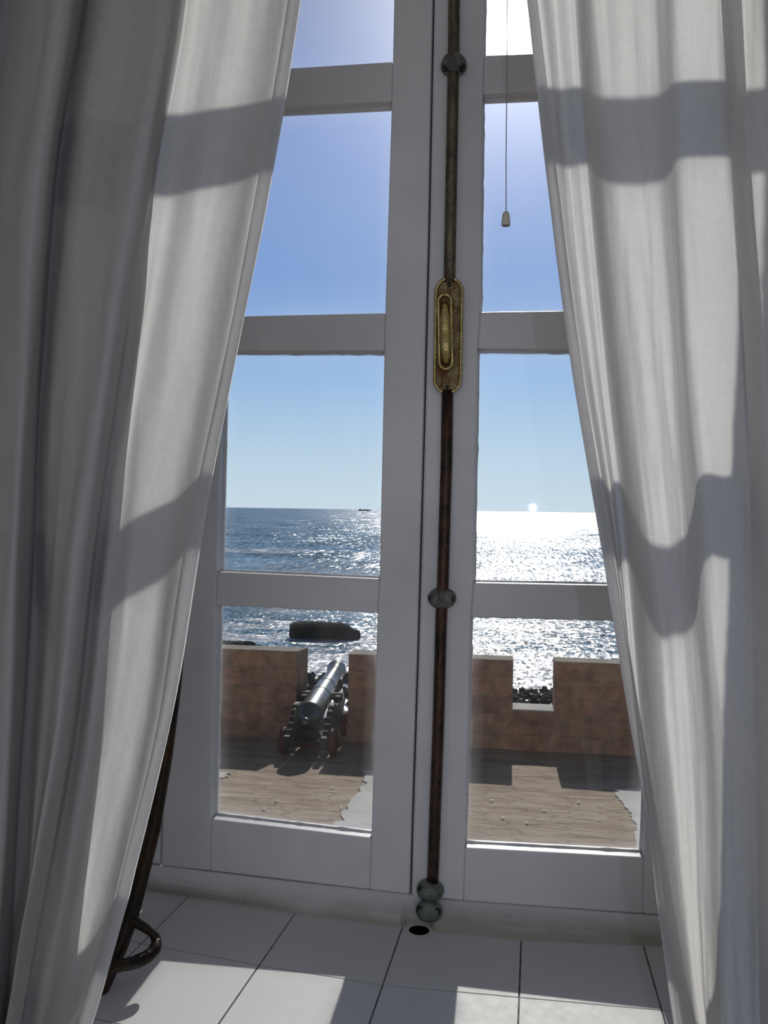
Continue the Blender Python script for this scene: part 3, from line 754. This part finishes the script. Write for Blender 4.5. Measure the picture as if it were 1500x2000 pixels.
LIN = [x + .010 * (1005 - x) for x in brd]
cl = curtain('curtain', TL, .800, .748, 'white sheer curtain on the left, mostly in shade, beside the dark iron bar', .95, 1.0, 26, LIN)
edgeR = [955, 985, 1029, 1068, 1113, 1171, 1228, 1292, 1350, 1425, 1520]
v1 = [1118, 1124, 1133, 1158, 1192, 1232, 1262, 1300, 1336, 1380, 1440]
v2 = [1290, 1294, 1302, 1317, 1334, 1360, 1384, 1396, 1408, 1430, 1462]
v3 = [1400, 1406, 1414, 1436, 1460, 1474, 1482, 1486, 1494, 1506, 1530]
TR = [(edgeR, .010),
      (off(edgeR, 22), .012),
      (mixx(edgeR, v1, .50), -.004),
      (off(v1, -20), .004),
      (off(v1, -6), -.002),
      (off(v1, 18), -.055),
      (mixx(v1, v2, .34), -.076),
      (mixx(v1, v2, .60), -.079),
      (off(v2, -24), -.073),
      (off(v2, -4), -.046),
      (off(v2, 12), .000),
      (mixx(v2, v3, .45), .004),
      (off(v3, -16), -.002),
      (off(v3, -2), -.012),
      (off(v3, 20), -.062),
      (off(v3, 40), -.070),
      (off(v3, 80), -.060),
      (off(v3, 135), .00),
      (off(v3, 200), -.06),
      (off(v3, 280), -.01),
      (off(v3, 360), -.05)]
cr = curtain('curtain', TR, .715, .705, 'white sheer curtain on the right, sunlit from behind in broad vertical folds', .95, 4.0, 22)

# ================================================================== iron bar with loop foot
root = empty('iron_bar', WS(300, 1880)); tag(root, 'dark wrought iron bar with a curled loop end, behind the left curtain', 'iron bar')
bm = bmesh.new()
add_tube(bm, [P(367, 1150, 1.10), P(355, 1230, 1.085), P(343, 1340, 1.06), P(324, 1480, 1.035), P(300, 1620, 1.01), P(272, 1730, .99), P(253, 1792, .98), P(232, 1850, .965), P(203, 1920, .945), P(170, 1990, .93)],
         [.005, .006, .0075, .0082, .0085, .0088, .0105, .0105, .009, .0085], 14)
sh = obj('bar', bm, ironm, root, smooth=True)
bm = bmesh.new()
lp = [(255, 1796, .975), (276, 1808, .975), (297, 1822, .977), (305, 1836, .975), (302, 1854, .965), (287, 1869, .955), (262, 1880, .945), (235, 1886, .93), (208, 1894, .92), (180, 1905, .91)]
lr = [.007, .0052, .0050, .0058, .0072, .0078, .0072, .0066, .0066, .006]
dense, dr = [], []
for i in range(len(lp) - 1):
    for k in range(6):
        t = k / 6; q4 = [lp[max(0, i - 1)], lp[i], lp[i + 1], lp[min(len(lp) - 1, i + 2)]]
        dense.append(P(*[catmull(q4[0][m], q4[1][m], q4[2][m], q4[3][m], t) for m in range(3)]))
        dr.append(lerp(lr[i], lr[i + 1], t) * (1 + .03 * math.sin(i * 2.1 + k * .8)))
add_tube(bm, dense, dr, 14)
obj('loop', bm, ironm, root, smooth=True)['label'] = 'curled loop at the foot of the bar'

# ================================================================== pull cord
root = empty('pull_cord', P(988, 440, 1.0)); tag(root, 'thin grey pull cord with a small bell shaped pull hanging before the right casement', 'cord')
zc = 1.04
bm = bmesh.new(); add_tube(bm, [P(991, -420, zc), P(990, 150, zc), P(988.5, 300, zc), P(988.5, 420, zc)], .0007, 6); obj('cord', bm, cordm, root, smooth=True)
bm = bmesh.new(); c = P(988, 441, zc)
add_lathe(bm, [(0, .0050), (.001, .0058), (.010, .0050), (.015, .0042), (.0175, .0028), (.018, 0)], Matrix.Translation(c) @ Matrix.Rotation(R(-90), 4, 'Y') , 20)
obj('bell_pull', bm, knobm, root, smooth=True)['label'] = 'small ivory bell pull'

# ================================================================== OUTSIDE
# sunlit seaward face of the house around the window
bm = bmesh.new()
for x0, x1, z0, z1 in ((-9, XL - .2, GZ, 5.5), (XR + .2, 9, GZ, 5.5), (XL - .2, XR + .2, GZ, -.25), (XL - .2, XR + .2, ZC + .25, 5.5)):
    add_box(bm, ((x0 + x1) / 2, -.12, (z0 + z1) / 2), (x1 - x0, .36, z1 - z0))
struct(obj('house_facade', bm, facade))
# terrace
bm = bmesh.new(); nx, ny = 60, 40
A0, A1, N1 = -9.0, 9.0, 15.4
G = [[bm.verts.new(WP(lerp(A0, A1, i / nx), lerp(-.3, N1, j / ny), gz(lerp(-.3, N1, j / ny)) + .012 * mnoise.noise(Vector((i * .6, j * .9, 0))))) for i in range(nx + 1)] for j in range(ny + 1)]
for j in range(ny):
    for i in range(nx): bm.faces.new((G[j][i], G[j][i + 1], G[j + 1][i + 1], G[j + 1][i])).smooth = True
TE = struct(obj('terrace', bm, terr))
def patch(name, px, up=.02):
    pts = []
    for (x, y), (x2, y2) in zip(px, px[1:] + px[:1]):
        n_ = 8
        for k in range(n_):
            t = k / n_; j = 11.0 * mnoise.noise(Vector((x * .1 + t * 9, y * .13, 2))) + 5 * mnoise.noise(Vector((x * .3 + t * 30, y * .3, 5))) ; pts.append(WG(lerp(x, x2, t) + j, lerp(y, y2, t) + j * .3, up))
    bm = bmesh.new(); add_prism(bm, pts, Vector((0, 0, -.10))); return obj(name, bm, cement, TE, weld=False)
patch('cement_patch', [(712, 1505), (800, 1500), (800, 1700), (640, 1700), (652, 1612), (690, 1560), (712, 1530)])
patch('cement_patch', [(400, 1503), (446, 1509), (440, 1516), (404, 1526), (360, 1530), (360, 1500)])
patch('cement_patch', [(1200, 1548), (1210, 1540), (1340, 1540), (1340, 1760), (1228, 1720), (1240, 1640), (1244, 1610), (1226, 1580)])

# parapet
tops = EYE.z - 4.5 + 1.70; sillz = GZ + .76
TH = .50
a_gapL0, a_gapL1 = wall_a(579), wall_a(680); a_c0, a_c1 = wall_a(1002), wall_a(1083.5)
segs = [(-8.5, a_gapL0, tops), (a_gapL0, a_gapL1, GZ + .30), (a_gapL1, a_c0, tops - .01), (a_c0, a_c1, sillz), (a_c1, 8.5, tops)]
# one masonry body: outline polygon along the wall, pushed through its thickness
bm = bmesh.new(); uvl = bm.loops.layers.uv.new('UVMap')
cols_ = [-8.5, a_gapL0, a_gapL1, a_c0, a_c1, 8.5]; hts = [t for _, _, t in segs]
zl = [SEA_Z - 1, GZ - .3, GZ + .30, sillz, tops - .01, tops]
def cell(i, k): return 0 <= i < 5 and 0 <= k < 5 and zl[k + 1] <= hts[i] + .005 or (0 <= i < 5 and k == 4 and False)
vc = {}
def V_(i, k, d):
    key = (i, k, d)
    if key not in vc: vc[key] = bm.verts.new(WP(cols_[i] if not (d and i == 1) else wall_a(601, -TH), -TH * d, zl[k]))
    return vc[key]
for i in range(5):
    for k in range(5):
        if not cell(i, k): continue
        bm.faces.new((V_(i, k, 0), V_(i + 1, k, 0), V_(i + 1, k + 1, 0), V_(i, k + 1, 0)))
        bm.faces.new((V_(i, k, 1), V_(i, k + 1, 1), V_(i + 1, k + 1, 1), V_(i + 1, k, 1)))
        if not cell(i, k + 1): bm.faces.new((V_(i, k + 1, 0), V_(i + 1, k + 1, 0), V_(i + 1, k + 1, 1), V_(i, k + 1, 1))).material_index = 1
        if not cell(i - 1, k): bm.faces.new((V_(i, k, 0), V_(i, k + 1, 0), V_(i, k + 1, 1), V_(i, k, 1)))
        if not cell(i + 1, k): bm.faces.new((V_(i + 1, k, 0), V_(i + 1, k, 1), V_(i + 1, k + 1, 1), V_(i + 1, k + 1, 0)))
for ff in bm.faces:
    for l in ff.loops:
        q = l.vert.co - WP(0, 0, GZ); a = q.dot(WA); nn = q.dot(WN)
        l[uvl].uv = (a - nn, q.z)
par = obj('parapet', bm, [stone, stone_cap], weld=False, bevel=.03); struct(par)
# pale sill slab in the empty embrasure, ledge stones on the merlons
bm = bmesh.new()
rotw = Matrix((WA, -WN, Vector((0, 0, 1)))).transposed()
add_box(bm, WP((a_c0 + a_c1) / 2, -.24, sillz), (a_c1 - a_c0 + .02, .54, .03), rotw)
obj('embrasure_sill', bm, cement, par, bevel=.015)['label'] = 'pale sill slab in the empty gap'

# sea
bm = bmesh.new()
vs = [bm.verts.new((x, y, SEA_Z)) for x, y in ((-26000, 16.5), (26000, 16.5), (26000, 40000), (-26000, 40000))]; bm.faces.new(vs)
sea = obj('sea', bm, seam); struct(sea)

# rock stack in the water
c = sea_pt(628, 1251); dz = (c - EYE).dot(M3 @ Vector((0, 0, -1)))
bm = bmesh.new(); bmesh.ops.create_cube(bm, size=2); bmesh.ops.subdivide_edges(bm, edges=bm.edges[:], cuts=22, use_grid_fill=True)
hw, hh = 70 / F * dz, .5 * 36 / F * dz
for v in bm.verts:
    q = v.co.copy(); m = q.copy()
    L8 = (abs(q.x) ** 6 + abs(q.y) ** 6 + abs(q.z) ** 6) ** (1 / 6); q = q / L8
    k = .07 * mnoise.noise(m * 1.5) + .05 * mnoise.noise(m * 4) + .03 * mnoise.noise(m * 11)
    taper = 1 - .10 * max(0, q.x) * abs(q.z)
    v.co = Vector((q.x * hw * (1 + k * .5), q.y * hw * .22 * (1 + k), q.z * hh * taper * (1 + k * 1.6)))
    if q.x > .45: v.co.z = (v.co.z + hh) * (1 - 1.1 * (q.x - .45) * (1 + mnoise.noise(m * 3))) - hh
rk = obj('sea_rock', bm, rockm, smooth=False); rk.location = c + Vector((0, 1.5, hh * .78)); rk.rotation_euler = (0, 0, R(6))
tag(rk, 'flat topped black rock standing alone in the surf beyond the cannon', 'rock')
# boulders at the foot of the wall
def boulder(px, py, size, seed, label, group):
    c = sea_pt(px, py); o = obj('shore_boulder', rock_bm(size, seed, .85, 4), rockm, smooth=False)
    o.location = c + Vector((0, 0, size[2] * .2)); o.rotation_euler = (0, 0, (seed % 1.7) * .2); tag(o, label, 'rock', group); return o
k = 0
for r_, y in enumerate((1352, 1362, 1372.5, 1384)):
    for q_ in range(5):
        k += 1; z = random.uniform(.16, .32)
        boulder(1001 + q_ * 21 + (r_ % 2) * 8, y, (random.uniform(.24, .36), random.uniform(.4, .55), z), k + 1.0,
                'black wet boulder seen through the empty gap in the parapet', 'shore boulders behind the empty gap')
for r_, y in enumerate((1330, 1343, 1357, 1372)):
    for q_ in range(4):
        k += 1
        boulder(604 + q_ * 25 + (r_ % 2) * 9, y, (random.uniform(.24, .34), random.uniform(.4, .5), random.uniform(.3, .5)), k + 30.0,
                'black boulder below the wall seen in the gap behind the cannon', 'shore boulders behind the cannon')
bm = rock_bm((3.6, 1.3, .75), 77.0, .38, 5); c = sea_pt(452, 1270)
for v in bm.verts: v.co.z *= 1 - .22 * (v.co.x / 3.6) if v.co.x > 0 else 1
o = obj('reef', bm, rockm); o.location = c; tag(o, 'low black reef showing just above the left stretch of parapet', 'rock')

# ship on the horizon
bm = bmesh.new(); c = sea_pt(712, 1000.5); c = EYE + (c - EYE).normalized() * 6200; c.z = SEA_Z
add_box(bm, (0, 0, 4), (90, 14, 8)); add_box(bm, (-34, 0, 11), (12, 12, 8)); add_box(bm, (8, 0, 9), (50, 10, 3))
sp_ = obj('cargo_ship', bm, shipm, bevel=.5); sp_.location = c; tag(sp_, 'tiny dark ship on the horizon in the left casement', 'ship')

# ================================================================== CANNON
BR = P(604, 1397, 14.9)
ax_cam = math.atan((909 - 750) / F); yaw_w = R(90 + YAW) - ax_cam     # heading of the gun in world
gun_n = (BR - WP(0, 0, 0)).dot(WN); ground_here = gz(gun_n)
GO = Vector((BR.x, BR.y, ground_here)); bh = BR.z - ground_here
root = empty('cannon', GO, (0, 0, yaw_w)); tag(root, 'old iron cannon on a stepped dark wooden carriage pointing through the parapet gap', 'cannon')
def gun_obj(name, bm, mat, parent=root, smooth=False, bevel=0, label=None):
    bmesh.ops.recalc_face_normals(bm, faces=bm.faces); me = bpy.data.meshes.new(name); bm.to_mesh(me); bm.free(); me.materials.append(mat)
    if smooth:
        for p in me.polygons: p.use_smooth = True
    o = bpy.data.objects.new(name, me); col.objects.link(o); o.parent = parent
    if bevel:
        b = o.modifiers.new('bevel', 'BEVEL'); b.width = bevel; b.segments = 2
    if label: o['label'] = label
    return o
el = R(4.2)
Mg = Matrix.Translation((0, 0, bh)) @ Matrix.Rotation(-el, 4, 'Y')
prof = [(-.46, 0), (-.45, .04), (-.42, .075), (-.38, .085), (-.34, .07), (-.31, .045), (-.27, .05), (-.22, .10), (-.15, .165), (-.08, .215), (-.03, .235),
        (-.028, .262), (.03, .262), (.032, .242), (.10, .240), (.70, .226), (1.05, .218), (1.052, .228), (1.10, .228), (1.102, .208), (1.75, .190), (1.752, .200), (1.79, .200), (1.792, .178),
        (2.80, .146), (2.83, .158), (2.86, .146), (2.95, .150), (3.08, .200), (3.14, .210), (3.17, .195), (3.19, .150), (3.19, .075), (2.6, .07), (2.6, 0)]
bm = bmesh.new(); add_lathe(bm, prof, Mg, 48); barrel = gun_obj('barrel', bm, gunm, smooth=True)
md = barrel.modifiers.new('edge', 'EDGE_SPLIT'); md.split_angle = R(38)
bm = bmesh.new()
MT = Mg @ Matrix.Translation((1.35, 0, -.05)) @ Matrix.Rotation(R(90), 4, 'Z')
add_lathe(bm, [(-.42, 0), (-.42, .075), (.42, .075), (.42, 0)], MT, 20); gun_obj('trunnion', bm, gunm, barrel, smooth=False)
# cheeks: stepped outline in x-z
steps = [(-.42, .20), (-.42, .42), (-.24, .42), (-.24, .50), (-.08, .50), (-.08, .58), (.08, .58), (.08, .66), (.22, .66), (.22, .74), (.36, .74), (.36, .80), (.62, .80), (.78, .72), (1.10, .70), (1.16, .80), (1.62, .80), (1.70, .66), (1.75, .30), (1.30, .20), (1.10, .27), (.30, .27), (.10, .20)]
for s_ in (-1, 1):
    bm = bmesh.new(); pts = [Vector((x, s_ * (.275 + .055) - .05, z)) for x, z in steps]
    add_prism(bm, pts, Vector((0, .10, 0))); ck = gun_obj('cheek', bm, woodm, bevel=.008)
    for (x, z) in ((-.33, .425), (.49, .805)):
        bm = bmesh.new(); add_box(bm, (x, s_ * .33, z), (.13, .085, .012)); gun_obj('sunlit_step_plate', bm, cement, ck, label='pale plate coloured like the sunlit cheek step')  # pale plate puts sunlight on the step top by colour
    for (x, z) in ((-.16, .50), (0, .58), (.15, .66), (.29, .74)):
        bm = bmesh.new(); add_lathe(bm, [(0, .022), (.012, .018), (.018, 0)], Matrix.Translation((x, s_ * .33, z)) @ Matrix.Rotation(R(-90), 4, 'Y'), 10); gun_obj('bolt', bm, gunm, ck)
for x in (-.02, 1.42):
    bm = bmesh.new(); add_box(bm, (x, 0, .22), (.16, .78, .13)); add_lathe(bm, [(-.56, 0), (-.56, .05), (.56, .05), (.56, 0)], Matrix.Translation((x, 0, .24)) @ Matrix.Rotation(R(90), 4, 'Z'), 14)
    gun_obj('axle', bm, redm, bevel=.008)
    r_ = .24 if x < 0 else .27
    for s_ in (-1, 1):
        bm = bmesh.new(); add_lathe(bm, [(-.06, 0), (-.075, .06), (-.06, .075), (-.055, r_ - .02), (-.045, r_), (.045, r_), (.055, r_ - .02), (.06, .075), (.075, .06), (.06, 0)],
                                    Matrix.Translation((x, s_ * .455, r_ + .002 + (SLOPE * -x))) @ Matrix.Rotation(R(90), 4, 'Z'), 30)
        wh = gun_obj('wheel', bm, redm, label='dark red solid truck wheel')
        bm = bmesh.new(); add_lathe(bm, [(0, .016), (.05, .016), (.05, 0)], Matrix.Translation((x, s_ * .53, r_ + .0)) @ Matrix.Rotation(R(90 if s_ > 0 else -90), 4, 'Z'), 8); gun_obj('linchpin', bm, gunm, wh)
bm = bmesh.new(); add_box(bm, (.35, 0, .33), (1.5, .46, .06)); gun_obj('bed_plank', bm, woodm, bevel=.006)
bm = bmesh.new(); add_box(bm, (-.12, 0, .40), (.12, .46, .12)); add_prism(bm, [Vector((-.2, -.09, .44)), Vector((.35, -.09, .44)), Vector((.35, -.09, .56)), Vector((-.2, -.09, .50))], Vector((0, .18, 0))); gun_obj('quoin_wedge', bm, woodm, bevel=.006)

# litter on the terrace
for i, (x, y, lb) in enumerate([(960, 1563, 'tiny white pebble on the terrace, leftmost seen through the right casement'), (1063, 1583, 'tiny white pebble in the middle of the terrace below the empty gap'),
        (982, 1597, 'tiny white pebble low on the terrace near the right casement stile'), (1029, 1606, 'tiny white pebble lowest on the terrace in the right casement'), (1130, 1567, 'tiny white pebble rightmost on the brown terrace stone'),
        (540, 1564, 'tiny white pebble on the terrace straight below the cannon'), (516, 1579, 'tiny white pebble leftmost on the terrace in the left casement'), (667, 1578, 'tiny white pebble beside the large pale cement patch'),
        (648, 1538, 'tiny white pebble just past the shadow edge right of the cannon')]):
    bm = rock_bm((.026, .026, .010), i + 90., .4, 2); o = obj('pebble', bm, litterm); o.location = WG(x, y, .022)
    o.rotation_euler = (0, 0, i * 1.1)
    tag(o, lb, 'pebble', 'pebbles scattered on the terrace')
